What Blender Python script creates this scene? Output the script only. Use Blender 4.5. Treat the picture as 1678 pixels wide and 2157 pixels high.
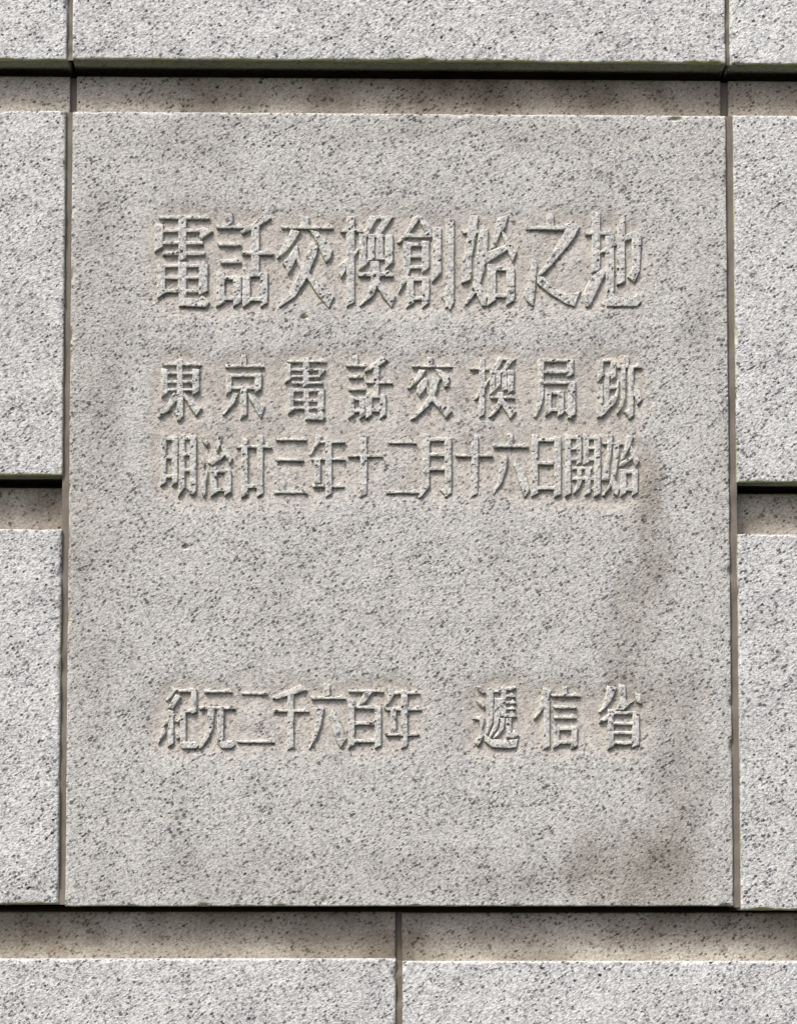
import bpy, math, random
import numpy as np

S = bpy.context.scene
for o in list(bpy.data.objects):
    bpy.data.objects.remove(o, do_unlink=True)
COL = S.collection
R = math.radians

# ---------------------------------------------------------------- camera
# metres; the plaque's lower edge is z = 0, its face is y = 0, the wall faces -y
cam = bpy.data.cameras.new('camera')
cam_o = bpy.data.objects.new('camera', cam); COL.objects.link(cam_o)
cam_o.location = (-0.035, -2.0, -0.025)
cam_o.rotation_mode = 'XYZ'
cam_o.rotation_euler = (R(90 + 3.285), R(0.02), R(-0.941))
cam.sensor_fit = 'HORIZONTAL'; cam.sensor_width = 36
cam.lens = 36 * 4075.7 / 1678
cam.shift_y = 647.1 / 1678
cam.clip_start = 0.05; cam.clip_end = 200
S.camera = cam_o

# ---------------------------------------------------------------- sky and sun (soft, overcast)
SUN_EL, SUN_AZ = R(55), R(215)            # high, in front of the wall and to its left
w = bpy.data.worlds.new('World'); S.world = w; w.use_nodes = True
nt = w.node_tree; nt.nodes.clear()
sky = nt.nodes.new('ShaderNodeTexSky'); sky.sky_type = 'NISHITA'; sky.sun_disc = False
sky.sun_elevation = SUN_EL; sky.sun_rotation = SUN_AZ
sky.air_density = 1.0; sky.dust_density = 5.0; sky.ozone_density = 1.0
bg = nt.nodes.new('ShaderNodeBackground'); bg.inputs['Strength'].default_value = 0.085
wo = nt.nodes.new('ShaderNodeOutputWorld')
nt.links.new(sky.outputs[0], bg.inputs[0]); nt.links.new(bg.outputs[0], wo.inputs[0])
sun = bpy.data.lights.new('sun', 'SUN'); sun.energy = 1.5; sun.angle = R(14); sun.color = (1, .99, .93)
sun_o = bpy.data.objects.new('sun', sun); COL.objects.link(sun_o)
sun_o.location = (-1, -2, 3)
sun_o.rotation_euler = (R(90) - SUN_EL, 0, math.pi - SUN_AZ)
vs = S.view_settings
vs.view_transform = 'Standard'; vs.look = 'None'; vs.gamma = 1; vs.exposure = 1.2
vs.use_curve_mapping = False
S.render.engine = 'CYCLES'; S.cycles.max_bounces = 5; S.cycles.diffuse_bounces = 4

# ---------------------------------------------------------------- helpers
def noise2(x, y, cell, seed):
    """smooth value noise, -1..1, on arrays of millimetres"""
    rng = np.random.RandomState(seed); L = rng.rand(256, 256) * 2 - 1
    u = np.asarray(x) / cell + 1000; v = np.asarray(y) / cell + 1000
    i = np.floor(u).astype(int); j = np.floor(v).astype(int)
    f = u - i; g = v - j; f = f * f * (3 - 2 * f); g = g * g * (3 - 2 * g)
    i0, i1, j0, j1 = i % 256, (i + 1) % 256, j % 256, (j + 1) % 256
    return (L[i0, j0] * (1 - f) + L[i1, j0] * f) * (1 - g) + (L[i0, j1] * (1 - f) + L[i1, j1] * f) * g

def sstep(a, b, x):
    t = np.clip((x - a) / (b - a), 0, 1); return t * t * (3 - 2 * t)

def grid_mesh(name, co, mat, parent, origin, sharp=35, keep=None):
    """co: rows x cols x 3 in mm (world); one mesh object with its own origin"""
    nr, nc = co.shape[:2]
    idx = np.arange(nr * nc).reshape(nr, nc)
    f = np.stack([idx[:-1, :-1], idx[:-1, 1:], idx[1:, 1:], idx[1:, :-1]], -1).reshape(-1, 4)
    v = co.reshape(-1, 3)
    if keep is not None:
        f = f[keep.reshape(-1)]
        used = np.unique(f); rem = -np.ones(len(v), int); rem[used] = np.arange(len(used))
        v = v[used]; f = rem[f]
    v = (v - np.array(origin)) / 1000
    me = bpy.data.meshes.new(name)
    me.vertices.add(len(v)); me.vertices.foreach_set('co', v.astype(np.float32).ravel())
    me.loops.add(f.size); me.loops.foreach_set('vertex_index', f.astype(np.int32).ravel())
    me.polygons.add(len(f)); me.polygons.foreach_set('loop_start', np.arange(0, f.size, 4, dtype=np.int32))
    me.update(calc_edges=True); me.validate()
    me.polygons.foreach_set('use_smooth', np.ones(len(me.polygons), bool))
    if sharp: me.set_sharp_from_angle(angle=R(sharp))
    me.materials.append(mat)
    o = bpy.data.objects.new(name, me); COL.objects.link(o)
    o.location = np.array(origin) / 1000
    if parent:
        o.parent = parent; o.location = np.array(origin) / 1000 - np.array(parent.location)
    return o

# ---------------------------------------------------------------- materials
def granite(name, light, mid, dark, bump, stain=0.0, stain_col=(.2, .15, .1), spots=(), algae_shade=0.0, grain=1.0, rough=.9, down_tint=0.0, patch=.5, ground=0.0, tone=False):
    m = bpy.data.materials.new(name); m.use_nodes = True
    n = m.node_tree.nodes; l = m.node_tree.links; n.clear()
    def N(t, **k):
        x = n.new(t)
        for a, b in k.items(): setattr(x, a, b)
        return x
    def val(s, v):
        if hasattr(v, 'links'): l.new(v, s)
        else: s.default_value = v
    def math_(op, a, b=0.0, c=None, clamp=False):
        x = N('ShaderNodeMath', operation=op, use_clamp=clamp); val(x.inputs[0], a); val(x.inputs[1], b)
        if c is not None: val(x.inputs[2], c)
        return x.outputs[0]
    def ramp(v, a, b, lo=0.0, hi=1.0):
        x = N('ShaderNodeMapRange', interpolation_type='SMOOTHSTEP'); val(x.inputs[0], v)
        x.inputs[1].default_value = a; x.inputs[2].default_value = b; x.inputs[3].default_value = lo; x.inputs[4].default_value = hi
        return x.outputs[0]
    def mix(f, a, b, mode='MIX'):
        x = N('ShaderNodeMix', data_type='RGBA', blend_type=mode); val(x.inputs[0], f)
        for s, v in ((x.inputs[6], a), (x.inputs[7], b)):
            if hasattr(v, 'links'): l.new(v, s)
            else: s.default_value = (*v, 1)
        return x.outputs[2]
    def noise(vec, sc, det=2.0, rgh=.5):
        x = N('ShaderNodeTexNoise'); l.new(vec, x.inputs['Vector']); x.inputs['Scale'].default_value = sc
        x.inputs['Detail'].default_value = det; x.inputs['Roughness'].default_value = rgh
        return x.outputs['Fac']
    geo = N('ShaderNodeNewGeometry'); pos = geo.outputs['Position']; nrm = geo.outputs['Normal']
    # grain runs slightly from lower left to upper right (the sawn, tooled face)
    mp = N('ShaderNodeMapping'); mp.vector_type = 'TEXTURE'
    mp.inputs['Rotation'].default_value = (0, R(-32), 0); mp.inputs['Scale'].default_value = (1.4, 1, .85)
    l.new(pos, mp.inputs[0]); P = mp.outputs[0]
    # warp
    wn = N('ShaderNodeTexNoise'); wn.inputs['Scale'].default_value = 700; wn.inputs['Detail'].default_value = 0; l.new(P, wn.inputs['Vector'])
    wv = N('ShaderNodeVectorMath', operation='MULTIPLY_ADD'); l.new(wn.outputs['Color'], wv.inputs[0]); wv.inputs[1].default_value = (.0022,) * 3; l.new(P, wv.inputs[2])
    Wp = wv.outputs[0]
    def vor(sc):
        x = N('ShaderNodeTexVoronoi'); l.new(Wp, x.inputs['Vector']); x.inputs['Scale'].default_value = sc; return x
    va = vor(335); vb = vor(590)
    sa = N('ShaderNodeSeparateColor'); l.new(va.outputs['Color'], sa.inputs[0])
    sb = N('ShaderNodeSeparateColor'); l.new(vb.outputs['Color'], sb.inputs[0])
    clus = noise(pos, 24, 1)                                        # biotite is patchy
    # dark grains: radius differs per cell, most cells have none
    ra = math_('SUBTRACT', math_('MULTIPLY', sa.outputs[0], 1.55 * grain), math_('SUBTRACT', 1.30, math_('MULTIPLY', clus, .42)))
    da = ramp(math_('SUBTRACT', va.outputs['Distance'], ra), .04, .29, 1, 0)
    rb = math_('SUBTRACT', math_('MULTIPLY', sb.outputs[0], 1.2 * grain), math_('SUBTRACT', .90, math_('MULTIPLY', clus, .45)))
    db = ramp(math_('SUBTRACT', vb.outputs['Distance'], rb), .06, .34, 1, 0)
    n1 = noise(P, 340, 1, .65); n2 = noise(P, 700, 1, .6); n3 = noise(pos, 12, 3, .6); n4 = noise(pos, 3.2, 2, .6)
    qz = ramp(n1, .40, .62)
    col = mix(math_('MULTIPLY', qz, .78), light, mid)
    pk = ramp(noise(pos, 95, 1), .5, .72)
    col = mix(math_('MULTIPLY', pk, .22), col, (light[0] * 1.02, light[1] * .90, light[2] * .80))
    col = mix(math_('MULTIPLY', ramp(n2, .54, .70), .5), col, tuple(min(.82, c * 1.3) for c in light))
    col = mix(math_('MULTIPLY', ramp(n2, .42, .22), .45), col, mid)
    if ground:   # dust settled in the sunk, finer-tooled ground of the lettering
        at = N('ShaderNodeAttribute', attribute_name='sunk')
        col = mix(math_('MULTIPLY', at.outputs['Fac'], ground), col, mix(1.0, col, (1.0, .90, .82), 'MULTIPLY'))
    oi = N('ShaderNodeObjectInfo')
    col = mix(1.0, col, mix(oi.outputs['Random'], (.93, .925, .92), (1.05, 1.055, 1.06)), 'MULTIPLY') if tone else col
    # grey bruises of the stone itself
    col = mix(math_('MULTIPLY', ramp(n3, .48, .72), patch), col, (mid[0] * .98, mid[1] * .99, mid[2] * 1.02))
    col = mix(math_('MULTIPLY', db, math_('ADD', .3, math_('MULTIPLY', sb.outputs[1], .5))), col, (dark[0] * 4.2, dark[1] * 4.3, dark[2] * 4.4))
    col = mix(math_('MULTIPLY', da, math_('ADD', .62, math_('MULTIPLY', sa.outputs[1], .38))), col, dark)
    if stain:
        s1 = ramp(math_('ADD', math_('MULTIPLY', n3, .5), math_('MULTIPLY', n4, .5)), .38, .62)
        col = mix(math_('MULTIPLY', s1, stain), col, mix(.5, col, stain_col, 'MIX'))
    if ground:   # fewer specks show through the dust there
        col = mix(math_('MULTIPLY', at.outputs['Fac'], math_('ADD', ground * .55, math_('MULTIPLY', n3, ground * .7))), col, (.455, .41, .365))
    if spots:   # old damp stains: (x, z, rx, rz, strength) in metres
        sp = N('ShaderNodeSeparateXYZ'); l.new(pos, sp.inputs[0])
        wx = math_('MULTIPLY', math_('SUBTRACT', noise(pos, 9, 2), .5), .10); wz = math_('MULTIPLY', math_('SUBTRACT', noise(pos, 7, 2), .5), .12)
        X = math_('ADD', sp.outputs[0], wx); Z = math_('ADD', sp.outputs[2], wz)
        for (sx, sz, rx, rz, st) in spots:
            dx = math_('DIVIDE', math_('SUBTRACT', X, sx), rx); dz = math_('DIVIDE', math_('SUBTRACT', Z, sz), rz)
            d = math_('ADD', math_('MULTIPLY', dx, dx), math_('MULTIPLY', dz, dz))
            f = math_('MULTIPLY', ramp(d, 0, 1, 1, 0), math_('MULTIPLY', ramp(n3, .36, .64, .5, 1), st))
            col = mix(f, col, mix(1.0, col, (.60, .565, .515), 'MULTIPLY'))
    if algae_shade:   # green growth on the drip edges, plus shade painted on faces turned down
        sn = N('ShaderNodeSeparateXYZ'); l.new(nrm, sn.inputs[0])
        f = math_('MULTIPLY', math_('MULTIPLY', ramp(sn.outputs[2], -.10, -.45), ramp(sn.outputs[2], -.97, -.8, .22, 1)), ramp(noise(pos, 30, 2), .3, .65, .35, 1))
        under_shade = math_('MULTIPLY', ramp(sn.outputs[2], -.75, -.95), algae_shade)
        col = mix(math_('MULTIPLY', under_shade, .75), col, (.11, .115, .09))  # shade painted dark onto undersides, with a grey-green growth tint
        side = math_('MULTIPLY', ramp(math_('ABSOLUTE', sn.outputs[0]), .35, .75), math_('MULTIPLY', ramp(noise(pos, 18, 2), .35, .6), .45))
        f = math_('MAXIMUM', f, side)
        col = mix(math_('MULTIPLY', f, algae_shade), col, (.33, .37, .13))
    hgt = math_('ADD', math_('MULTIPLY', n1, .9), math_('MULTIPLY', n2, .8))
    hgt = math_('ADD', hgt, math_('MULTIPLY', noise(P, 150, 0), .45))
    bp = N('ShaderNodeBump'); bp.inputs['Strength'].default_value = bump; bp.inputs['Distance'].default_value = .0018
    l.new(hgt, bp.inputs['Height'])
    b = N('ShaderNodeBsdfPrincipled'); l.new(col, b.inputs['Base Color']); b.inputs['Roughness'].default_value = rough
    b.inputs['Specular IOR Level'].default_value = .25
    l.new(bp.outputs[0], b.inputs['Normal'])
    o = N('ShaderNodeOutputMaterial'); l.new(b.outputs[0], o.inputs[0])
    return m

# ---- outlines of every stroke of the writing, x,z pairs in plaque millimetres
CHARACTERS = [
 [[-254.9,725.8,-207.7,726,-205.3,728.8,-200.3,723.7,-200.8,722.2,-253.4,722],[-258.4,717.6,-249.4,716.5,-249.3,692.2,-258.2,686.5],[-233.4,726.3,-224.9,725.3,-224.8,680.3,-233.2,675.9],[-249.6,711.9,-208.7,712,-208.7,707.9,-249.6,707.8],[-210.3,712,-207.1,713.7,-196.6,709.2,-208.6,700.3,-211.1,702.6],[-249.5,698.4,-207.4,698.6,-207.4,694.8,-249.5,694.7],[-249.5,687.3,-205,687.5,-205,683.4,-249.5,683.2],[-247.4,673.8,-208.5,674,-208.5,670.4,-247.4,670.2],[-255.2,674.6,-246.8,673.6,-246.7,642.6,-255,637.2],[-211.6,676.8,-202.3,675.7,-202.2,645.2,-211.5,640.5],[-233.4,676.3,-224.6,676.4,-224.4,637.6,-211.6,636.5,-208.4,640.5,-205.2,638.8,-200,633.1,-203.6,628.1,-232.4,628.4],[-247.4,661.4,-210.9,661.5,-210.9,657.8,-247.3,657.6],[-247.3,647,-210.9,647.1,-210.8,643.3,-247.3,643.2]],
 [[-184.5,728.9,-176.4,728,-176.4,716.2,-184.4,715.4],[-194.2,716.1,-172.2,716.2,-169.7,719.1,-164.5,713.8,-165.1,712.3,-192.7,712.2],[-192.6,697.3,-174.9,697.4,-172.3,700.5,-166.9,695,-167.5,693.3,-191,693.2],[-190.1,679.2,-175.2,679.3,-172.5,682.5,-166.9,676.8,-167.5,675.1,-188.4,675],[-193.2,666.6,-184.5,665.6,-184.5,633.4,-193.1,627.9],[-185.3,661.4,-174,661.5,-174,657.6,-185.2,657.5],[-175.4,662.6,-166.9,661.6,-166.9,633.7,-175.3,628.3],[-185.2,639.6,-174.8,639.7,-174.8,635.4,-185.2,635.4],[-166.5,706.8,-168.1,709.3,-156.5,717.5,-145.3,726.6,-137.2,726.6,-135.2,723.4,-148.5,714.7],[-156.7,715.5,-148.2,714.5,-148.1,662.4,-156.6,660.2],[-167.7,688.5,-141.8,688.6,-138.8,692,-132.8,685.9,-133.4,684,-165.9,683.9],[-165.5,670.8,-157.8,669.9,-157.7,632.8,-165.4,627.9],[-147.1,666.4,-139.2,665.5,-139.2,633,-147,628],[-158.8,664.9,-146,664.9,-146,660.8,-158.8,660.8],[-158.8,638.9,-146.7,638.9,-146.7,634.7,-158.7,634.7]],
 [[-104.9,726.3,-96.2,725.3,-96.2,715.4,-104.9,714.4],[-126.3,715.8,-77.8,716,-75.4,718.9,-70.4,713.8,-71,712.3,-124.8,712.1],[-115,711.9,-105.4,709.5,-111,698.8,-119,688.6,-128.7,680.4,-129.9,681.6,-120.7,698],[-95.4,711.2,-86.9,709.6,-78.9,700.6,-71.2,690,-73.3,681,-78.5,676.4,-82.5,685,-87.7,698.1],[-110.2,694.7,-107.4,693.5,-107.4,683.3,-112.6,673,-117.8,663.6,-119.8,671,-123.8,675.9,-117.4,683.3],[-94.1,698.9,-86.1,696.1,-87.7,684.2,-93.3,672.7,-96.5,663.7,-100.6,654.7,-111,638.7,-127,628.1,-127.8,629.7,-117.4,642.4,-108.2,662,-104.6,670.2,-99.8,681.7],[-108.6,689.8,-104.2,676.8,-94.9,663.7,-83.7,652.3,-69.1,640.1,-75.3,627.4,-86.9,641.7,-97.3,658,-105.4,669.4,-110.2,680.8]],
 [[-56.6,726.9,-48,725.9,-48.1,633.9,-56.7,628.7],[-64.4,712.3,-43.7,712.4,-41.4,715.1,-36.6,710.2,-37.2,708.8,-63,708.7],[-42.7,694.6,-41.5,691.7,-49.5,681,-56,670.4,-62,659.3,-64,663.8,-65.6,673.6,-59.6,678.5,-49.9,688.4],[-32.2,724.6,-24.9,722.9,-33,706.9,-39.5,706.1,-34.6,718],[-31.4,726.9,-12.1,726.9,-12.1,723.2,-31.4,723.1],[-18.5,725.4,-7.6,725.9,-16.1,712.7,-22.6,705.3,-26.6,706.9,-20.9,718],[-43.3,707.7,-35.6,706.8,-35.6,673.7,-43.4,668.8],[-33.7,706.5,-27.2,705.7,-27.2,682,-33.8,676.6],[-24.8,706.5,-17.9,705.7,-17.9,680.4,-24.9,679.6],[-15.8,707.8,-7.6,706.8,-7.7,676.4,-15.9,669.7],[-42.7,707.4,-16.1,707.5,-16.1,703.6,-42.7,703.5],[-24.2,684.2,-14.6,684.3,-14.6,679.7,-24.2,679.6],[-45.5,666.1,-16,666.2,-13.2,669.5,-7.4,663.5,-8,661.8,-43.8,661.7],[-31.5,677.8,-22.6,677.8,-21.7,660.7,-23.9,651.2,-28.3,641.4,-42,629.5,-43.2,631,-34.7,642.6,-30.7,654.1,-31.1,664.7],[-23.4,659.4,-18.6,652.5,-4.6,641.1,-9,627.6,-15.5,636.1,-24.3,650]],
 [[13.8,725.5,19.8,729.7,21,725.6,14.2,714.1,6.9,704.6,-1.2,697.6,-3.2,698.4,5.3,708.3],[19,728.4,23.1,726.8,32.7,714.9,33.5,704.7,27.8,705.9,21.4,719],[6.1,708,33.1,708.1,33.1,703.7,6.1,703.6],[3.3,700.1,11.3,698.9,10.8,669,6,655.4,-2.1,644,-0.9,650.1,2.8,667.3],[22.7,700.5,30.5,699.6,30.4,670.5,22.6,665.7],[10.1,698.1,23.8,698.2,23.8,693.9,10.1,693.9],[10.1,685.7,23.7,685.7,23.7,681.8,10,681.7],[10,674,23.7,674.1,23.7,670.1,10,670.1],[6.3,662.8,14.5,661.8,14.4,633.9,6.2,628],[22.7,662,30.5,661.1,30.4,633.7,22.6,628.1],[13.6,661.5,23.7,661.5,23.6,656.8,13.6,656.8],[13.6,640.7,23.6,640.8,23.6,636.3,13.5,636.3],[34.3,715.8,43.3,714.6,43.1,666.2,33.1,655.5,34,662.5],[47.6,724.9,56.8,723.8,56.5,633.8,47.3,628.2],[48.5,645.3,42.9,640.4,52.1,626.1,56.5,634.7]],
 [[73.4,727.4,82.7,728.7,80.4,711.8,77.7,693.8,75.3,682.3,75.3,663.8,73.9,658.1,64.3,654.8,63.8,670.8,67.2,685.5,71.4,710.2],[82.6,709.4,92.7,713.9,91.6,685.6,88.5,669.2,84.4,656.1,80.3,645,69.4,631.9,68.2,633.5,75.1,647.9,77.6,661,80.1,685.6],[78.3,652.8,84.4,654.5,91.6,641.4,89.9,630.7,85.5,631.1,79.9,643],[64.5,712.4,85.8,712.5,88.3,715.5,93.5,710.2,92.9,708.6,66,708.5],[103.7,725.9,114.4,728.8,110.5,715.2,105.2,708.6,99.9,693.4,95.3,692.2,96.1,698.8,99.6,710.3,100.4,719.3],[89.8,688.1,115.6,698.8,119.2,695.6,109.1,687.7,90.9,676.6],[106.8,711.9,110.9,708.7,116.8,696.4,123.2,689,118.3,677.9,114,687.3,109.6,699.6],[91.8,676.2,100.8,675.1,100.6,637.2,91.6,630.7],[111.7,672.6,120.4,671.5,120.2,636.7,111.5,631.5],[99.4,673.3,112.3,673.3,112.2,668.5,99.4,668.5],[99.2,644.3,112.1,644.4,112.1,639.8,99.2,639.8]],
 [[153.8,731,161.9,730.1,161.8,716.2,153.7,715.4],[132.4,717,180,717.2,180,712.8,132.3,712.6],[172.3,717.9,183.3,723.3,189.3,716.3,181.9,701.9,170.5,687.9,159.1,673.9,148.1,663.8,143.7,663.2,151.4,674.3,165.3,695.7,173.5,711.3],[139.4,682.1,144.4,677.6,143.5,665.3,141.7,644.8,139.7,630.5,132.7,636.2,129.9,642.3,136,662.8],[144.1,664.1,151.4,662,158.5,653,169.8,645.7,181.1,644.1,189.5,647,183.5,630.4,172.9,633.9,156.9,644.4,144.5,655]],
 [[202.3,732.8,211.2,731.8,210.7,668.9,201.8,667.1],[194.1,711.2,218.5,711.3,221,714.1,226,709,225.4,707.5,195.5,707.4],[218.8,675,217.1,667.6,207.3,647.1,199.9,631.5,195.3,629.6,192.7,643.3,195.6,652.8,204.6,665.5],[216.2,706.6,225.7,707.8,225.2,644.2,230.2,640.3,244.7,640.4,249.6,646,254.2,636.1,249.1,630.8,216.8,630.7],[228.7,731.3,237.3,730.3,236.6,657.2,228.1,653.7],[244.1,707.5,249.4,713.3,254.6,707.5,252.6,667.7,246.1,657,239.7,662.7,244,671.4],[210.9,690.9,211.9,687.8,217.3,689.3,229.9,698.2,245.3,703.8,249.8,710.8,244.6,712,229.9,702.5]],
 [[-250.4,568.7,-215.7,568.8,-213.4,571.6,-208.4,566.6,-209,565.1,-249,565],[-234.3,573.4,-227.7,572.6,-227.5,534.9,-234.1,534.2],[-250.2,562.8,-243.1,561.9,-243,536.1,-250.1,531.7],[-217.7,562.7,-210.2,561.8,-210.1,538.1,-217.6,533.4],[-243.4,559.1,-216.9,559.2,-216.8,555.6,-243.3,555.6],[-243.3,550.1,-216.8,550.2,-216.8,546.6,-243.3,546.6],[-243.3,541.7,-216.8,541.7,-216.8,538.2,-243.3,538.1],[-233.9,539.3,-226.8,538.4,-226.7,510.8,-233.8,506.5],[-237.1,537.6,-231.7,534.2,-234.1,527.1,-242.3,517,-251.8,510.2,-254.3,511.1,-245.7,522.4],[-225.9,538,-221.7,533,-206.9,520.1,-213.1,511.7,-220,520.4,-226.7,531.7],[-237.2,516.4,-232.8,518.7,-227.4,511.9,-231.1,506.5]],
 [[-167,578.6,-160.7,577.8,-160.7,566.2,-167,565.5],[-184.6,567.1,-149.2,567.2,-147,569.8,-142.2,565.1,-142.8,563.6,-183.1,563.5],[-179.6,557.3,-150.5,557.4,-150.5,553.5,-179.5,553.4],[-182.8,557.5,-176.3,556.7,-176.3,538.4,-182.7,534.3],[-152.5,558.4,-145.2,557.5,-145.2,541,-152.5,536.5],[-177.9,544,-151.3,544.1,-151.3,540.2,-177.8,540.1],[-167.7,541.9,-160.5,541.1,-160.5,512.6,-167.6,508.3],[-175.4,538.1,-169.1,536,-172.8,526.3,-184.4,512.6,-186.5,513.7,-179.5,524.2],[-159.2,537.3,-152.1,532.3,-140.7,522.6,-145.9,509.2,-152.1,518.8,-158.4,531]],
 [[-120,572.4,-83.9,572.5,-81.7,575,-77.2,570.5,-77.7,569.1,-118.7,569],[-121,569,-114.5,568.2,-114.5,551.3,-121,547.3],[-102.1,575.4,-95.3,574.6,-95.3,546.4,-102.1,542.2],[-114.6,563.2,-81.8,563.3,-81.8,560.1,-114.6,560],[-85.1,563.9,-78.1,561.7,-84.7,553.5,-86.4,559.8],[-114.2,556.2,-83.9,556.3,-83.9,552.7,-114.2,552.7],[-114.2,549.5,-81.4,549.5,-81.4,546,-114.2,545.9],[-115.8,542,-81.8,542.1,-81.8,537.7,-115.8,537.7],[-118.2,542.5,-111.4,541.6,-111.4,518.3,-118.2,513.4],[-86.7,542.3,-79.4,541.4,-79.4,519.8,-86.7,516.9],[-112.1,530.9,-85.1,531,-85.1,527.1,-112.1,527.1],[-112.1,522.9,-85.1,523,-85.1,519.1,-112.1,519.1],[-102.1,541.2,-95.3,541.2,-95.3,516.4,-86.4,516.4,-82.6,519,-78.1,511.8,-81,508,-99.6,508.4]],
 [[-49.7,577.6,-44.2,577,-44.2,567.2,-49.7,566.6],[-57.9,568.1,-39.9,568.1,-37.7,570.8,-33,566,-33.5,564.6,-56.5,564.5],[-55.4,556.3,-45.3,556.3,-42.9,559.1,-38,554.1,-38.5,552.6,-53.9,552.6],[-54.6,543.2,-42.8,543.2,-40.4,546,-35.5,541,-36,539.5,-53.1,539.5],[-54.9,534.6,-48.1,533.8,-48.1,513.6,-54.9,509.3],[-49.4,532.9,-41.1,532.9,-41.2,529.1,-49.5,529.1],[-42.9,533.8,-36.6,533,-36.6,513.2,-42.9,509.4],[-49.5,520.6,-41.2,520.7,-41.2,516.3,-49.5,516.3],[-37.4,558.7,-37.6,562.5,-25.3,571.8,-20.3,578.1,-13.2,572.8,-17,568.8,-29.5,562.1],[-28.6,565.9,-22.1,565.1,-22.1,532.6,-28.6,531.3],[-37,550.1,-13.8,550.1,-11.7,552.5,-7.5,548.2,-8,546.9,-35.7,546.9],[-36.2,538,-29.4,537.2,-29.5,513.7,-36.3,509.4],[-21.5,536.8,-14.7,536,-14.8,513.7,-21.6,509.4],[-30.3,535.6,-20.4,535.6,-20.4,531.6,-30.4,531.5],[-30.4,521.1,-20.4,521.1,-20.4,516.7,-30.4,516.7]],
 [[28.5,576.6,34.1,575.9,34.1,567,28.4,566.4],[11.1,567.6,48.1,567.6,50.1,570.1,54.4,565.7,53.9,564.5,12.4,564.4],[19.4,563,27.3,562.2,22.7,553.7,10.6,542.3,7.3,541.9,15.2,552.5],[35.7,563.9,43.6,562.2,52.3,554.2,50.6,544.5,46,543.7,43.5,551.3,39,557.2],[25.9,554.6,28.7,552.9,28.7,544.9,20.2,533.1,16.9,537.7,17.3,544.9,21.9,550.8],[33.5,555.5,42,552.9,39.5,543.7,37,536.1,30.3,523.8,15.5,510.3,9.7,508.8,21,521.3,28.5,533.1,31.8,541.5],[26.9,549.1,31.8,538.6,39.3,531.4,53.9,518,47.9,509.6,41.3,519.2,33,528.5,28.1,536.5]],
 [[82.6,576.3,89.1,575.5,88.8,514.6,82.3,511.3],[71.9,565.2,91.2,565.2,93.2,567.6,97.5,563.3,97,562,73.1,562],[94.7,554.8,92.8,548.8,88,542.1,80.9,531.1,77.1,530.5,81.7,538.3,87.6,548.4],[103.2,577.6,109,575.7,104.3,564.9,101,561.5,96.4,562.4,100.2,569.6],[102.7,575.6,115.2,575.6,115.2,572,102.7,572],[111.9,574.8,121.5,574.3,113.5,564.9,108.5,559.9,105.6,562.4,111,570.4],[93.8,562.4,99.8,561.6,99.7,540,93.7,535.8],[100.6,561.9,105.7,561.3,105.6,545.4,100.5,541.7],[106.9,562,112.1,561.3,112,541.4,106.8,540.9],[112.7,563.2,119.6,562.4,119.4,540.8,112.6,536.7],[94.7,562.2,116.4,562.2,116.4,558.7,94.7,558.6],[107.1,544.3,113.4,544.3,113.4,540.5,107.1,540.4],[93.2,534.8,113.4,534.9,115.7,537.5,120.4,532.8,119.9,531.4,94.6,531.3],[102.4,539.2,107.9,539.2,108.7,529.5,104.1,521,95.1,511.5,92,512.3,99.9,522.3,102.3,529.9],[107.5,532.8,111,527.8,122.2,518.1,115.1,509.7,109.5,518.5,105.4,526.5]],
 [[145.1,574.6,182.6,574.7,182.6,570.9,145.1,570.8],[144.1,573,151.1,572.2,150.8,534.6,147.4,521.1,142.3,511.6,139.3,512.4,143.8,528.3],[175,574,182.2,573.1,182.1,557.6,174.9,554.7],[145,562.3,178.3,562.4,178.3,558.5,145,558.4],[149.9,551,182.4,551.1,182.4,547.2,149.9,547.1],[176.1,551.3,184.1,550.4,183.8,515.5,175.8,510.6],[172,519.7,176.4,522,183.4,516.6,178.8,509.8],[152,543.1,158.8,542.3,158.6,517.3,151.8,513.1],[164.9,541,171.8,540.2,171.6,516.5,164.7,512.3],[156.9,540.1,167.4,540.1,167.3,535.8,156.9,535.7],[157.2,522.4,166.4,522.4,166.4,518,157.2,518]],
 [[206.8,573.6,213.5,572.8,213.3,554.3,206.6,549.5],[221.1,573.2,226.9,572.5,226.8,555.1,220.9,552.1],[212.7,575,222.7,575,222.6,571.5,212.6,571.4],[212.5,560.2,225,560.2,225,555.8,212.5,555.8],[214.3,558,220,557.3,219.7,526.8,214.1,525.1],[206.7,548.7,213.2,547.9,212.9,515,206.4,511.7],[219.5,545.8,229.5,545.8,229.5,541.9,219.5,541.9],[225.7,535.9,227.7,531.8,215.7,516,209.2,511.7,208.5,521.7,217.3,528.4,221.9,535.2],[234.5,578.8,240.5,578,240.4,567.1,234.4,566.5],[226.6,568.3,247.2,568.3,249.5,571,254.1,566.2,253.6,564.8,228,564.7],[231.6,566.5,237,566.5,236.7,534.8,234.1,524.3,227.8,516,226.8,517.1,231.3,530.2],[239.4,566.5,245.5,565.8,245.1,513.9,238.9,510.8],[234.5,519,238.9,520.5,244.7,515,240.9,510.1],[227.9,553.4,230.1,551.7,229.4,538.2,226.6,528.5,222,522.7,221,523.8,225.2,535.2,227,545.3],[245.8,546.7,251.2,544.1,254.4,531.5,249.1,526.1,245.3,535.3]],
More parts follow.
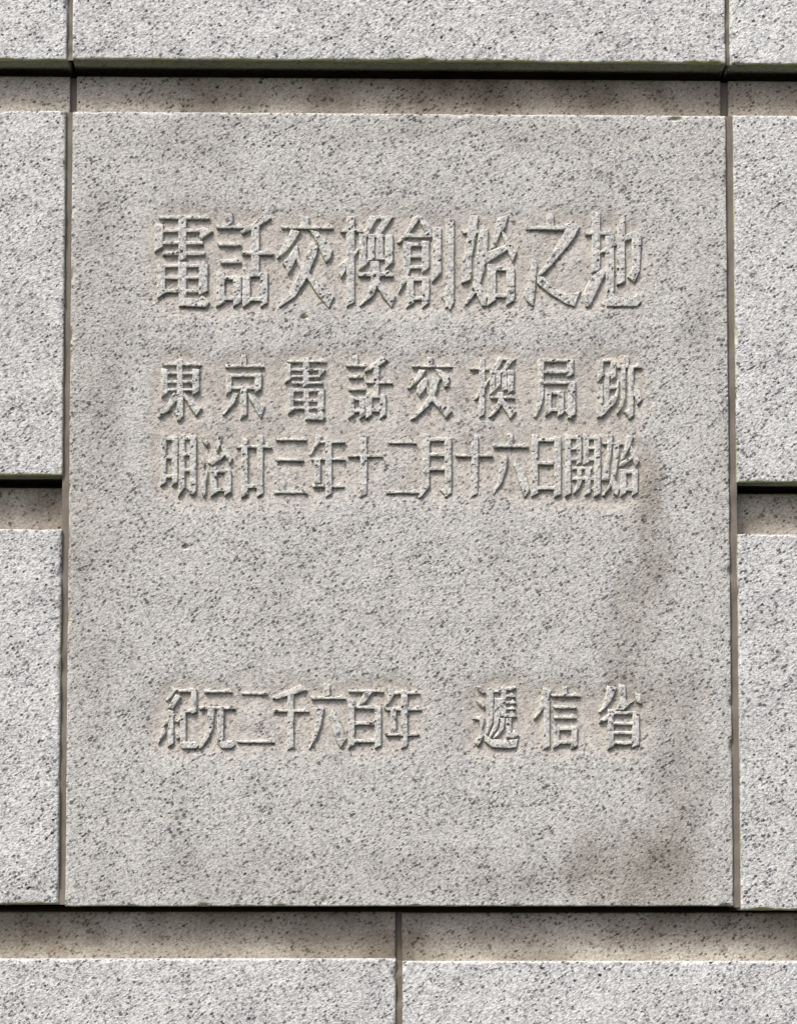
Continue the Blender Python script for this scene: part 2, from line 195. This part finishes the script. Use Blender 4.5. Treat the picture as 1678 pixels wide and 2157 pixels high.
 [[-250.8,493.5,-244.3,492.8,-244.1,441.5,-250.5,437.4],[-238.8,491,-232.3,490.3,-232.1,442.1,-238.5,438],[-245.5,490.1,-236.4,490.1,-236.4,485.8,-245.5,485.7],[-245.4,470.5,-236.4,470.5,-236.3,466.3,-245.4,466.3],[-245.3,450.5,-236.7,450.5,-236.7,446.1,-245.3,446.1],[-230.8,493.6,-224.7,492.7,-224.5,436.4,-232.2,425.3,-231.4,437],[-220.1,492.3,-212.8,491.5,-212.6,432.5,-219.8,428.8],[-223.4,436,-218.9,437.7,-213.5,431.2,-217.2,427.8],[-225.7,490.6,-217.4,490.7,-217.4,486.3,-225.7,486.3],[-225.6,473.8,-218.2,473.8,-218.2,469.6,-225.6,469.6],[-225.6,456.7,-218.1,456.7,-218.1,452.5,-225.5,452.5]],
 [[-208.7,491.1,-202.9,489.4,-199.4,484,-202.1,479.1,-206.2,483.5],[-208.6,469.7,-205.4,467.9,-203.4,463,-205.1,456.8,-207.4,463],[-201.6,456.3,-200.6,450.4,-202.7,440.4,-203,429.9,-205.2,425.3,-209.1,436.6,-205.3,446.3],[-190.6,494.7,-187,493.1,-186.5,485.7,-188.4,478.5,-192.5,469.1,-195.2,468.2,-195.2,473.9,-192.2,484],[-200.6,465.5,-184.3,474.9,-179.7,473.1,-185.9,466.8,-196.6,459,-201.2,462.6],[-186.1,482.7,-181.8,476.9,-174.8,467.2,-178.3,459.9,-182,467.9,-187.9,478],[-197.9,459.2,-191.1,458.4,-191,431.1,-197.8,427],[-183.7,455.9,-176.4,455,-176.3,431.5,-183.6,427],[-191.7,455.9,-182.6,455.9,-182.6,451.7,-191.7,451.7],[-191.6,436.1,-182.1,436.2,-182.1,432,-191.6,432]],
 [[-172.9,481.8,-141.5,481.8,-139,484.7,-133.8,479.5,-134.4,478,-171.4,477.9],[-166.5,489.1,-159.2,488.2,-159.1,429.1,-166.3,425.4],[-150,492.5,-143.2,491.6,-143.1,429.9,-149.9,426.4],[-161.1,440.2,-147.8,440.2,-147.8,435.7,-161,435.7]],
 [[-131.5,489.1,-104.3,489.2,-102.2,491.7,-97.7,487.2,-98.2,485.8,-130.2,485.8],[-130.2,467.6,-107.1,467.7,-104.9,470.2,-100.4,465.7,-100.9,464.3,-128.9,464.3],[-133.1,433.6,-104.6,433.7,-102.3,436.4,-97.4,431.5,-97.9,430,-131.6,430]],
 [[-88.9,493.8,-81.4,491.6,-85.1,482.1,-93,471.2,-95.2,470.6,-90.1,482.5],[-86,486.6,-63.7,486.6,-61.6,489,-57.4,484.7,-57.8,483.5,-84.7,483.4],[-94.2,468.6,-63.6,468.7,-61.4,471.2,-57,466.7,-57.5,465.3,-92.9,465.3],[-90.2,467.8,-83.4,467,-83.4,441.3,-90.2,440.6],[-93,440.1,-65.2,440.2,-62.9,442.8,-58.2,438.1,-58.7,436.7,-91.6,436.6],[-78.7,485,-71.4,484.2,-71.4,429.9,-78.7,425.5]],
 [[-42.1,493.5,-34.5,492.6,-34.6,429.8,-42.2,426],[-55.7,471.9,-24.3,471.9,-22.2,474.3,-18,470,-18.5,468.8,-54.5,468.7]],
 [[-14,486.2,10.8,486.3,12.9,488.7,17.1,484.4,16.7,483.1,-12.7,483],[-15.7,434,13.3,434.1,15.6,436.7,20.3,432,19.8,430.6,-14.3,430.5]],
 [[22.7,494.5,31,493.6,30.8,438.6,22.4,426.5,17.8,425.6,22.4,436.5],[46.2,491.1,53.9,490.2,53.6,431.1,46,426.5],[41,434.9,46.4,436.1,53.9,434.1,48.5,426.5],[30.4,490.3,47.5,490.3,47.4,486.1,30.4,486.1],[30.4,474.2,47.4,474.2,47.4,470,30.4,470],[30.3,459.1,47.3,459.1,47.3,454.9,30.3,454.9]],
 [[74.1,493.3,81.7,492.4,81.4,430.4,73.8,426.5],[56.4,473.2,90.2,473.2,92.5,475.9,97.2,471.1,96.7,469.7,57.7,469.6]],
 [[111.5,495.3,118.4,494.5,118.3,483.1,111.5,482.4],[96,483.4,126.9,483.5,129.4,486.4,134.5,481.1,133.9,479.6,97.5,479.5],[105.4,472.3,112.6,470.7,111.4,458.9,107.2,443.4,97.4,429.3,95.7,429.9,101.2,443.3,104.5,461],[121.1,468.4,125.4,463.1,130.7,453.5,135.9,435.4,130.3,426.4,125.7,436.7,121.8,450.9,118.3,461]],
 [[137.3,494.2,144.6,493.4,144.2,431.2,136.8,427.5],[161.2,492.2,168.8,491.3,168.4,430.5,160.7,426.7],[143.7,490.2,162.8,490.3,162.8,486,143.7,486],[143.6,465.7,162.7,465.7,162.6,461.5,143.5,461.5],[143.4,439.2,162.5,439.2,162.5,434.9,143.4,434.8]],
 [[172.5,495.2,179.3,494.3,178.8,431,172,427.5],[184.7,493.9,190.3,493.2,190.1,464.5,184.4,461.1],[177.8,492.7,186.2,492.7,186.1,488.4,177.8,488.3],[177.8,481.4,186.1,481.4,186,477.3,177.7,477.3],[177.7,469.9,186.4,469.9,186.4,465.7,177.6,465.7],[191.8,495.2,198.2,494.4,197.9,464.3,191.6,461.1],[203,494.4,210.3,493.5,209.8,431.2,202.4,427.5],[197,492.1,205.3,492.1,205.3,488.1,196.9,488],[196.9,481.5,205.2,481.5,205.2,477.5,196.9,477.4],[196.8,470,203.5,470,203.4,465.8,196.8,465.7],[180.1,460.2,201.3,460.2,201.3,456.3,180.1,456.3],[179.6,449.4,202.5,449.5,202.4,445.3,179.6,445.2],[184.9,458.2,190.2,458.2,190.1,443.5,187.6,436.9,182.4,430.9,180.7,431.9,184.8,442.6],[193.4,458.2,199.4,457.5,199.2,432.2,193.2,429.2],[199.5,437.2,204,439.3,209,434.3,205.6,427.5]],
 [[217.1,493.8,223.5,494.4,221.7,476.3,219.8,463.7,218.9,451.1,220.3,447.3,217.4,444.5,210.6,445.3,211.5,453.6,216,472.1],[223.1,482.2,229.8,485.4,228.6,466.2,226.8,454,223.4,442.3,214.1,429.2,211,429.2,218.2,441,221.6,452.8,223.2,466.2],[221.4,448.4,225.2,446.7,229.4,436.8,227.4,428.4,222.9,431.1,219.7,442.7],[210.9,486.2,226.9,486.2,229.1,488.8,233.6,484.2,233,482.9,212.2,482.9],[237.6,494.7,244.9,492.8,242,483.5,235.1,468.9,230.6,465.6,231.4,471.3,235.9,482.2],[229.6,464.5,241.8,470.9,243.8,468.1,233.3,460.7,229.2,459.7],[241.7,482.9,246.1,477.6,250.5,466.9,246.8,459.7,243.2,467.8,240.6,476.3],[230.4,458.2,237.2,457.4,237,431.7,230.1,427.6],[242.6,457.8,249.4,457,249.1,432.4,242.3,428.3],[235.8,456.6,244.1,456.6,244.1,452.4,235.8,452.4],[235.6,438,243.9,438,243.9,433.6,235.6,433.6]],
 [[-239,228.2,-230.8,224.6,-237.6,215.8,-241.8,211.4,-243.9,213.7,-237.3,221.2],[-233,219.9,-227.5,216.4,-235.9,203.2,-241.4,205.3,-238.5,210],[-247,185.9,-245,189.4,-236.8,200.1,-232.9,198.5,-239.7,189.6,-246.6,184.2],[-241.2,203,-234.8,202.2,-234.6,167.6,-241,164.4],[-245,187.2,-242.6,179.1,-250.2,166.9,-251.8,167.7,-248.4,178.3],[-233.7,197.2,-228.1,193.5,-229.8,189.1,-233.8,191],[-233.8,183.2,-229,180.6,-228.1,174,-232,171.8],[-230.4,224.5,-211.5,224.5,-211.5,221.2,-230.4,221.2],[-217.5,225.7,-211.1,224.9,-211,200.6,-217.4,197.4],[-228.2,203.7,-213.9,203.7,-213.9,199.7,-228.2,199.7],[-228.5,205.1,-222.1,204.2,-222,170.4,-211.3,170.4,-207.6,165.9,-211.3,162.2,-226,162.2,-228.3,165.1]],
 [[-204.5,223.9,-180,223.9,-178,226.2,-173.7,222,-174.2,220.7,-203.3,220.7],[-209.4,206.7,-177.5,206.7,-175.2,209.3,-170.6,204.6,-171.1,203.2,-208,203.2],[-199.9,204.2,-192.4,204.2,-194,182.8,-199.7,171,-207,161.9,-209.2,162.6,-200.7,183.2],[-190.1,204.2,-182.5,204.2,-183.3,172.3,-178.5,170.6,-172.4,172,-170.7,166.7,-175.2,162.7,-185.1,162.7,-190,168.7]],
 [[-165.7,222,-143.3,222,-141.2,224.4,-136.8,220,-137.3,218.7,-164.4,218.7],[-170.5,171.7,-137,171.7,-134.8,174.3,-130.1,169.6,-130.6,168.2,-169.1,168.2]],
 [[-133.2,214.9,-131.3,218,-116.4,223.8,-103.2,229.8,-97,223.8,-111.4,218.6,-127.9,214],[-117.3,222,-110.5,221.1,-110.5,163.6,-117.2,160.9],[-132.4,203.9,-101.2,203.8,-99,206.4,-94.3,201.8,-94.8,200.4,-131,200.4]],
 [[-79.8,230.9,-73,230.1,-73,217.2,-79.8,216.6],[-93.8,217.4,-63.4,217.4,-61.2,220,-56.5,215.3,-57,213.9,-92.4,213.9],[-88.6,205.8,-79,205,-81.7,189.3,-86.6,174.2,-94,162.2,-95.4,162.9,-90,178.2,-86.9,193],[-71.1,204.4,-67.4,200.8,-61.7,189.7,-55.7,172.8,-62.5,162.5,-67.2,171.1,-71.3,184.7,-73.8,196.3]],
 [[-54.8,224.3,-23.1,224.3,-21,226.7,-16.8,222.4,-17.3,221.2,-53.6,221.2],[-37.4,222.3,-28.8,221.3,-36.4,211.3,-43.2,206.4,-46.3,206.4,-41.5,214.5],[-54.5,214.5,-47.3,213.6,-47.3,166.1,-54.6,162.5],[-27,207.9,-19.7,207,-19.8,166.1,-27,162.4],[-48.5,207.7,-22.6,207.7,-22.6,203.9,-48.5,203.9],[-48.5,191.3,-25.9,191.2,-25.9,187.1,-48.5,187.1],[-48.6,172.8,-26,172.7,-26,168.6,-48.6,168.6]],
 [[-12.1,229.8,-6.6,225.4,-6.1,219,-12,208.8,-16.1,203.7,-17.4,205.8,-12.8,216.9],[-11.6,222.7,13.7,222.7,16.1,225.5,21,220.5,20.4,219.1,-10.1,219.1],[-16.5,205.8,15.6,205.8,17.9,208.4,22.6,203.7,22,202.3,-15.2,202.3],[-10.6,205,-4.2,204.2,-4.3,177.9,-10.7,177.3],[-16.6,179.3,13.9,179.3,16.2,181.9,20.8,177.2,20.3,175.8,-15.2,175.9],[0.5,224.4,7.8,223.5,7.6,165.3,0.4,162.4]],
 [[77.8,229.5,84.3,227.4,89.2,221.5,85.5,219.9,80.5,223.9],[77.8,214,84.2,212.5,88.7,207.3,85.4,204.5,80.5,209.7],[74.1,194.3,85.3,198.7,87.9,194.8,85,182.7,87.4,178,80.7,164.3,76.5,169.5,83.6,179.2,81.8,192.2],[86.2,179,94.6,173.1,111.1,172.1,122.6,173.7,120.7,163.8,108.7,162.7,94.6,164.3,87.3,170.4],[90.4,226.5,97,225.8,96.9,200.5,95.7,188.4,90.2,177.3,88.3,178.7,90.5,196.9],[97.8,216.4,105.7,215.2,103.5,193.4,99.9,182.1,93.2,173.8,91.4,175.2,97.1,188.6],[103.9,195.1,108.6,195.1,107.9,184.5,103.1,177.3,97,173.1,95.8,174.2,102.9,183.9],[109.8,195.1,115.5,195.1,115.4,179.4,118.5,183.2,123.4,176.8,118.4,173.3,110.2,174],[96.1,224.5,107.9,224.5,107.8,221.4,96.1,221.4],[104.7,227.1,110.1,226.4,109.9,196.9,104.5,196.3],[107.9,226.5,119.7,228.6,120.8,226.2,114.9,223.6,108.4,223.6],[108.1,219.5,113.5,219.5,115.5,221.8,119.6,217.7,119.1,216.4,109.3,216.4],[107.8,212.4,114.6,212.4,116.6,214.7,120.7,210.6,120.3,209.3,109,209.3],[108.2,206.3,114.1,206.2,116.1,208.6,120.2,204.4,119.8,203.2,109.4,203.2],[106.1,199.5,113.1,199.5,115.8,202.5,121.1,197.1,120.5,195.5,107.7,195.5]],
 [[147.7,227.1,157.4,224.3,154,212.9,149,205.4,140.9,194.5,138.3,193.9,144.3,207.5],[148.7,213.5,155.5,212.6,155.2,165.1,148.4,161.7],[168.1,228.6,174,227.9,174,218.8,168.1,218.2],[155.9,220.4,180,220.4,182.3,223.1,187.1,218.3,186.5,216.9,157.3,216.9],[158.2,208.1,176.7,208.1,179,210.8,183.8,206,183.2,204.6,159.6,204.6],[158.1,197.6,176.2,197.6,178.7,200.4,183.7,195.3,183.1,193.8,159.6,193.8],[158.5,188,165.4,187.2,165.2,166.3,158.4,162.9],[177.4,187.2,184.2,186.4,184.1,165.8,177.2,162.4],[164.8,186,179.5,186,179.5,181.7,164.7,181.7],[164.7,171.8,179.4,171.8,179.4,167.6,164.6,167.6]],
 [[215,229.4,225.3,226.9,220.1,214,215.1,206.9,207.9,200.6,206.2,201.6,211.5,209.9],[226.8,230.6,234.4,229.4,234.8,214.6,236.6,211.3,244,213.9,231.8,202.5,223.9,203.4,227.9,212.2],[240.9,222.3,249.7,219.9,251.7,209.3,245.8,211.6],[206.1,189.8,207.6,193.5,215,198.3,222.1,204.5,225,201.6,214,191.5],[215.3,204.9,222.1,204.1,221.8,165.1,214.9,161.6],[240.9,201.6,248.6,200.6,248.3,166.8,240.5,163.7],[220.9,202.4,245.7,202.4,245.7,198.4,220.9,198.4],[220.8,191.4,242.1,191.4,242,187.6,220.8,187.6],[220.7,181.5,242,181.5,241.9,177.7,220.7,177.7],[220.6,171,241.9,170.9,241.8,166.9,220.6,166.9]],
]
DARK = (.020, .020, .024)
M_BLOCK = granite('granite_tooled', (.655, .657, .648), (.335, .337, .345), DARK, .42, algae_shade=1.0, stain=.1, patch=.25, tone=True)
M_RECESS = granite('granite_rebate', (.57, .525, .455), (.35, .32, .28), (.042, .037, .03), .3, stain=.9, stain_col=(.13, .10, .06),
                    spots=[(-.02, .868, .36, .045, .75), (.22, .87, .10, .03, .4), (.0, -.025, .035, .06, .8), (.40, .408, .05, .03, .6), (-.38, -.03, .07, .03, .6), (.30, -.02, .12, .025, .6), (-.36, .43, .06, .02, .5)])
M_PLAQUE = granite('granite_plaque', (.565, .558, .528), (.31, .312, .316), DARK, .36, ground=.40, algae_shade=.6, stain=.18, stain_col=(.30, .26, .22), patch=.22,
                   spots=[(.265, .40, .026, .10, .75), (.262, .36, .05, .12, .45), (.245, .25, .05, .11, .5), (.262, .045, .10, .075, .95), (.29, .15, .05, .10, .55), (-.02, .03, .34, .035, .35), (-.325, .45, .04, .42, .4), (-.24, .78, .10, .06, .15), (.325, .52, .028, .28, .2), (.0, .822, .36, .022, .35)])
# the proud faces of the writing are rubbed cleaner than the ground
M_LETTER = granite('granite_letter', (.60, .59, .56), (.34, .338, .335), DARK, .34, algae_shade=.6, patch=.1)

def mortar(name, c):
    m = bpy.data.materials.new(name); m.use_nodes = True
    n = m.node_tree.nodes; l = m.node_tree.links; b = n['Principled BSDF']
    t = n.new('ShaderNodeTexNoise'); t.inputs['Scale'].default_value = 40; t.inputs['Detail'].default_value = 5
    g = n.new('ShaderNodeNewGeometry'); l.new(g.outputs['Position'], t.inputs['Vector'])
    r = n.new('ShaderNodeValToRGB'); r.color_ramp.elements[0].position = .3; r.color_ramp.elements[1].position = .7
    r.color_ramp.elements[0].color = (c[0] * .72, c[1] * .70, c[2] * .64, 1); r.color_ramp.elements[1].color = (*c, 1)
    l.new(t.outputs[0], r.inputs[0]); l.new(r.outputs[0], b.inputs['Base Color'])
    b.inputs['Roughness'].default_value = .95
    t2 = n.new('ShaderNodeTexNoise'); t2.inputs['Scale'].default_value = 500; l.new(g.outputs['Position'], t2.inputs['Vector'])
    bp = n.new('ShaderNodeBump'); bp.inputs['Strength'].default_value = .3; bp.inputs['Distance'].default_value = .001
    l.new(t2.outputs[0], bp.inputs['Height']); l.new(bp.outputs[0], b.inputs['Normal'])
    return m
M_MORTAR = mortar('mortar', (.20, .173, .152))
M_CORE = mortar('mortar_core', (.16, .13, .11))

# ---------------------------------------------------------------- a block with a rebate cut along its top
D = 26.0          # how far the rebate lies behind the face, mm
BACK = 110.0

def axis(a, b, step):
    e = [0, .35, .8, 1.4, 2.2, 3.4, 5, 7]
    inner = np.linspace(a + 9, b - 9, max(3, int((b - a - 18) / step) + 1))
    return np.concatenate([a + np.array(e), inner, b - np.array(e[::-1])])

def block(name, x0, x1, z0, z1, zr, mat, mat_rec, parent, seed, step=5.0, y_face=0.0, extra=None, bev=(3.2, 2.2, 2.2), rough=.45, lift=4.5, wob=.35):
    xs = axis(x0, x1, step); zs = axis(z0, z1, step)
    X, Z = np.meshgrid(xs, zs)
    y = y_face + rough * (noise2(X, Z, 9, seed) * .5 + noise2(X, Z, 28, seed + 1) * .8 + noise2(X, Z, 4.3, seed + 2) * .35)
    def rnd(d, r):
        t = np.clip(1 - d / r, 0, 1); return r * (1 - np.sqrt(np.maximum(0, 1 - t * t * .92)))
    bb, bt, bs = bev
    vb = 1 + .2 * noise2(X, Z * 0, 17, seed + 5); vt = 1 + .35 * noise2(X, Z * 0 + 50, 23, seed + 6)
    y += rnd(Z - z0, bb * vb) + rnd(z1 - Z, bt * vt) + rnd(np.minimum(X - x0, x1 - X), bs * (1 + .4 * noise2(X * 0, Z, 20, seed + 7)))
    if extra is not None: y = y + extra(X, Z)
    rng = random.Random(seed)                      # knocked arrises
    for _ in range(40):
        e = rng.random() * 2 * (x1 - x0 + z1 - z0); Lx, Lz = x1 - x0, z1 - z0; sz = rng.uniform(1, 3.6) ** 1.1
        px, pz, ex = (x0 + e, z0, 1) if e < Lx else (x0 + e - Lx, z1, 1) if e < 2 * Lx else (x0, z0 + e - 2 * Lx, 0) if e < 2 * Lx + Lz else (x1, z0 + e - 2 * Lx - Lz, 0)
        rx, rz = (sz * rng.uniform(1.3, 2.6), sz) if ex else (sz, sz * rng.uniform(1.3, 2.6))
        y = y + sz * .9 * sstep(1.25, .1, np.hypot((X - px) / rx, (Z - pz) / rz))
    # uneven arrises
    fb = sstep(9, 0, Z - z0); ft = sstep(9, 0, z1 - Z); fl = sstep(9, 0, X - x0); fr = sstep(9, 0, x1 - X)
    Zw = Z + wob * fb * (noise2(X, Z * 0, 7, seed + 8) * .6 + noise2(X, Z * 0, 60, seed + 9)) + .35 * wob * ft * noise2(X, Z * 0, 40, seed + 10)
    Xw = X + .6 * wob * (fl * noise2(X * 0, Z, 30, seed + 11) + fr * noise2(X * 0, Z, 30, seed + 12))
    front = np.stack([Xw, y, Zw], -1)
    def row(z, yy, src):
        r = src.copy(); r[:, 2] = z; r[:, 1] = yy; return r
    nb = noise2(xs, xs * 0, 40, seed + 13)
    low = [row(z0 + lift, BACK, front[0]), row(z0 + lift, 19.0 + nb, front[0]), row(z0 + .6 + .3 * nb, 17.5 + .8 * nb, front[0])]
    up = [row(z1 + .2, D + .3 + .3 * nb, front[-1])]
    body = np.concatenate([np.stack(low), front, np.stack(up)], 0)
    def caps(g):
        L = g[:, :1].copy(); L[..., 1] = BACK; Rr = g[:, -1:].copy(); Rr[..., 1] = BACK
        return np.concatenate([L, g, Rr], 1)
    org = (x0, 0, z0)
    o = grid_mesh(name, caps(body), mat, parent, org)
    # rebate strip: same stone, sawn smooth and brown with dust
    zr_ = np.concatenate([z1 + .2 + np.array([0]), np.linspace(z1 + 3, zr - 3, 12), zr - np.array([1.2, .4, 0])])
    xr = axis(x0 + .2, x1 - .2, step); XR, ZR = np.meshgrid(xr, zr_)
    yr = D + .25 * noise2(XR, ZR, 15, seed + 20) + .3 + rnd(zr - ZR, 1.5) + rnd(np.minimum(XR - x0, x1 - XR), 2.0)
    g = np.stack([XR, yr, ZR], -1)
    top = g[-1:].copy(); top[..., 1] = BACK
    g = np.concatenate([g, top], 0)
    if parent is None: parent = o
    return o, caps(g), org, mat_rec

wall = bpy.data.objects.new('granite_wall', None); COL.objects.link(wall)
wall.location = (0, 0, -.50)
wall['label'] = 'pale speckled granite ashlar wall with recessed horizontal joints around the inscribed stone'; wall['category'] = 'wall'

XJ, W_ = 352.5, 690.0
BLOCKS = [   # x0, x1, z0, z1 (face), zr (top of the rebate)
    (-XJ - W_, -XJ, 892.8, 1283, 1330), (-346.3, 345.6, 893.8, 1284, 1331), (350.4, 350.4 + W_, 894.0, 1285, 1332),
    (-XJ - W_, -XJ, 448.2, 838.2, 887.2), (-XJ - W_, -XJ, 1.0, 392.0, 441.6),
    (XJ + .3, XJ + W_, 443.6, 838.8, 887.6), (XJ + .3, XJ + W_, -4.6, 389.2, 438.0),
    (-4.8 - W_, -4.8, -446, -54.6, -6.0), (1.8, 1.8 + W_, -447, -57.4, -7.0),
]
for k, (x0, x1, z0, z1, zr) in enumerate(BLOCKS):
    o, g, org, mr = block('granite_block', x0, x1, z0, z1, zr, M_BLOCK, M_RECESS, wall, 100 + 31 * k, rough=.7, y_face=random.Random(k).uniform(-.8, .8))
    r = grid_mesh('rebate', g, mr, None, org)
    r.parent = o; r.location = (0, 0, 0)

def box(name, x0, x1, y0, y1, z0, z1, mat, parent, n=1, amp=0.0, seed=0):
    """joint filling: a bar whose front is uneven; n segments along its length"""
    vert = (z1 - z0) > (x1 - x0)
    t = np.linspace(0, 1, n + 1); rows = []
    for q in t:
        d = amp * float(noise2(np.array([q * n]), np.array([0.]), 2.5, seed)[0])
        if vert:
            z = z0 + q * (z1 - z0); rows.append([(x0, y1, z), (x0, y0 + d + .5, z), ((x0 + x1) / 2, y0 + d, z), (x1, y0 + d + .5, z), (x1, y1, z)])
        else:
            x = x0 + q * (x1 - x0); rows.append([(x, y1, z1), (x, y0 + d, z1), (x, y0 + d - .3, (z0 + z1) / 2), (x, y0 + d, z0), (x, y1, z0)])
    return grid_mesh(name, np.array(rows, float), mat, parent, (x0, y0, z0))
# upright joints, pointed nearly flush between the faces and deeper along the rebates
k = 0
for (a, b, z0, z1, zr) in [(-353.0, -345.0, 1, 838.2, 887.5), (345.0, 353.4, -2, 838.4, 887.5), (-353, -345.8, 894.2, 1284, 1331), (345.1, 350.9, 894.4, 1284, 1331), (-5.3, 2.3, -446, -55.5, -6.5)]:
    box('mortar_joint', a, b, 3.6, 105, z0 + .3, z1, M_MORTAR, wall, 120, 1.3, 900 + k)
    box('mortar_joint', a, b, D + 5, 105, z1 + .01, zr, M_MORTAR, wall, 8, .6, 950 + k); k += 1
# bed joints: raked far back, so the gap under each course stays open
for (a, b, z0, z1) in [(-1040, 1040, 888.2, 896.5), (-1040, -354, 442, 452), (354, 1040, 438.4, 447.5), (-1040, 1040, -6.0, -.5)]:
    box('bed_joint', a, b, D + 34, 105, z0, z1, M_CORE, wall, 40, 1.0, 980 + k); k += 1
core = box('wall_core', -1042, 1042, BACK + 1, 400, -447, 1331, M_CORE, wall)

# ---------------------------------------------------------------- the inscribed stone
plaque = bpy.data.objects.new('inscribed_stone', None); COL.objects.link(plaque)
plaque['label'] = 'upright granite memorial stone with four lines of raised Japanese characters set in wall'; plaque['category'] = 'plaque'

PITS = [(-101.0, 618.5, 3.2, 2.4, 4.5), (-223.5, 374, 3.0, 2.4, 4.0), (292.5, 834.0, 7.5, 2.6, 3.0), (243, 318, 3, 2.2, 1.4), (-79, 5, 4, 3, 1.8)]
# the ground is worked down softly around the writing: blur of the strokes' own outlines
GX, GZ, GS = np.arange(-345, 346, 2.), np.arange(0, 840, 2.), 2.
field = np.zeros((len(GZ), len(GX)))
for ch_ in CHARACTERS:
    for s in ch_:
        p = np.array(s).reshape(-1, 2); q = np.roll(p, -1, 0)
        t = np.linspace(0, 1, 30)[:, None, None]
        c_ = (p[None] * (1 - t) + q[None] * t).reshape(-1, 2)
        field[np.clip(((c_[:, 1]) / GS).astype(int), 0, len(GZ) - 1), np.clip(((c_[:, 0] + 345) / GS).astype(int), 0, len(GX) - 1)] = 1
for ax in (0, 1, 0, 1, 0, 1):
    pad = [(0, 0), (0, 0)]; pad[ax] = (7, 6)
    cs = np.cumsum(np.pad(field, pad), axis=ax)
    n_ = field.shape[ax]
    field = (np.take(cs, range(13, 13 + n_), axis=ax, mode='clip') - np.take(cs, range(0, n_), axis=ax)) / 13
def ground_at(X, Z):
    u = np.clip((np.asarray(X) + 345) / GS, 0, len(GX) - 1.001); v = np.clip(np.asarray(Z) / GS, 0, len(GZ) - 1.001)
    i = u.astype(int); j = v.astype(int); f = u - i; g = v - j
    a = (field[j, i] * (1 - f) + field[j, i + 1] * f) * (1 - g) + (field[j + 1, i] * (1 - f) + field[j + 1, i + 1] * f) * g
    return sstep(.0, .26, a + .03 * noise2(X, Z, 14, 61) * (a > .01))
def sunk(X, Z):
    d = SINK * ground_at(X, Z)
    d = d + .25 * sstep(.5, 3, d) * noise2(X, Z, 6, 77)
    for (px, pz, rx, rz, dep) in PITS:
        d = d + dep * sstep(1.3, .3, np.hypot((X - px) / rx, (Z - pz) / rz))
    return d
SINK = 2.1
o, g, org, mr = block('slab', -345.5, 344.8, -.6, 838.4, 887.6, M_PLAQUE, M_RECESS, plaque, 7, step=2.4, y_face=0, extra=sunk, bev=(1.6, 3.4, 1.6), rough=.32, wob=.3)
me = o.data; co = np.zeros(len(me.vertices) * 3, np.float32); me.vertices.foreach_get('co', co); co = co.reshape(-1, 3) * 1000 + np.array(org)
att = me.attributes.new('sunk', 'FLOAT', 'POINT'); att.data.foreach_set('value', ground_at(co[:, 0], co[:, 2]).astype(np.float32))
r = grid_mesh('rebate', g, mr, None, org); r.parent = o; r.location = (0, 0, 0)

def signed_distance(X, Z, poly):
    """millimetres, positive inside the outline"""
    p = np.array(poly).reshape(-1, 2); q = np.roll(p, -1, 0)
    best = np.full(X.shape, 1e9); inside = np.zeros(X.shape, bool)
    for (ax, az), (bx, bz) in zip(p, q):
        ex, ez = bx - ax, bz - az; L = ex * ex + ez * ez + 1e-9
        t = np.clip(((X - ax) * ex + (Z - az) * ez) / L, 0, 1)
        best = np.minimum(best, np.hypot(X - ax - t * ex, Z - az - t * ez))
        if abs(ez) > 1e-9:
            c = (az > Z) != (bz > Z)
            inside ^= c & (X < ex * (Z - az) / ez + ax)
    return np.where(inside, best, -best)

def character(strokes, seed, name='raised_character', parent=plaque, grow=.1):
    a = np.concatenate([np.array(s).reshape(-1, 2) for s in strokes])
    x0, z0 = a.min(0) - 2.2; x1, z1 = a.max(0) + 2.2; st = .62
    X, Z = np.meshgrid(np.arange(x0, x1 + st, st), np.arange(z0, z1 + st, st))
    sd = np.full(X.shape, -1e9)
    for s in strokes: sd = np.maximum(sd, signed_distance(X, Z, s))
    sd = sd + grow + .20 * noise2(X, Z, 3.1, seed) + .2 * noise2(X, Z, 11, seed + 1)
    t = np.clip((sd + .7) / 1.2, 0, 1)
    y = -1.2 + 6.0 * (1 - np.sin(t * math.pi / 2) ** .8) + .22 * np.exp(-np.maximum(sd, 0) / .7) + .22 * noise2(X, Z, 3.5, seed + 2) + .25 * noise2(X, Z, 14, seed + 3)
    k = t > 0
    keep = k[:-1, :-1] | k[1:, :-1] | k[:-1, 1:] | k[1:, 1:]
    return grid_mesh(name, np.stack([X, y, Z], -1), M_LETTER, parent, ((x0 + x1) / 2, 0, z0), sharp=0, keep=keep)
for i, strokes in enumerate(CHARACTERS):
    if i in (19, 22, 31):      # two and three: bars that stand apart, each a stroke of the character
        e = bpy.data.objects.new('raised_character', None); COL.objects.link(e); e.parent = plaque
        for j, s in enumerate(strokes): character([s], 300 + 5 * i + 700 * j, 'stroke', e, -.1)
    else:
        character(strokes, 300 + 5 * i, grow=.15 if i < 8 else -.1)
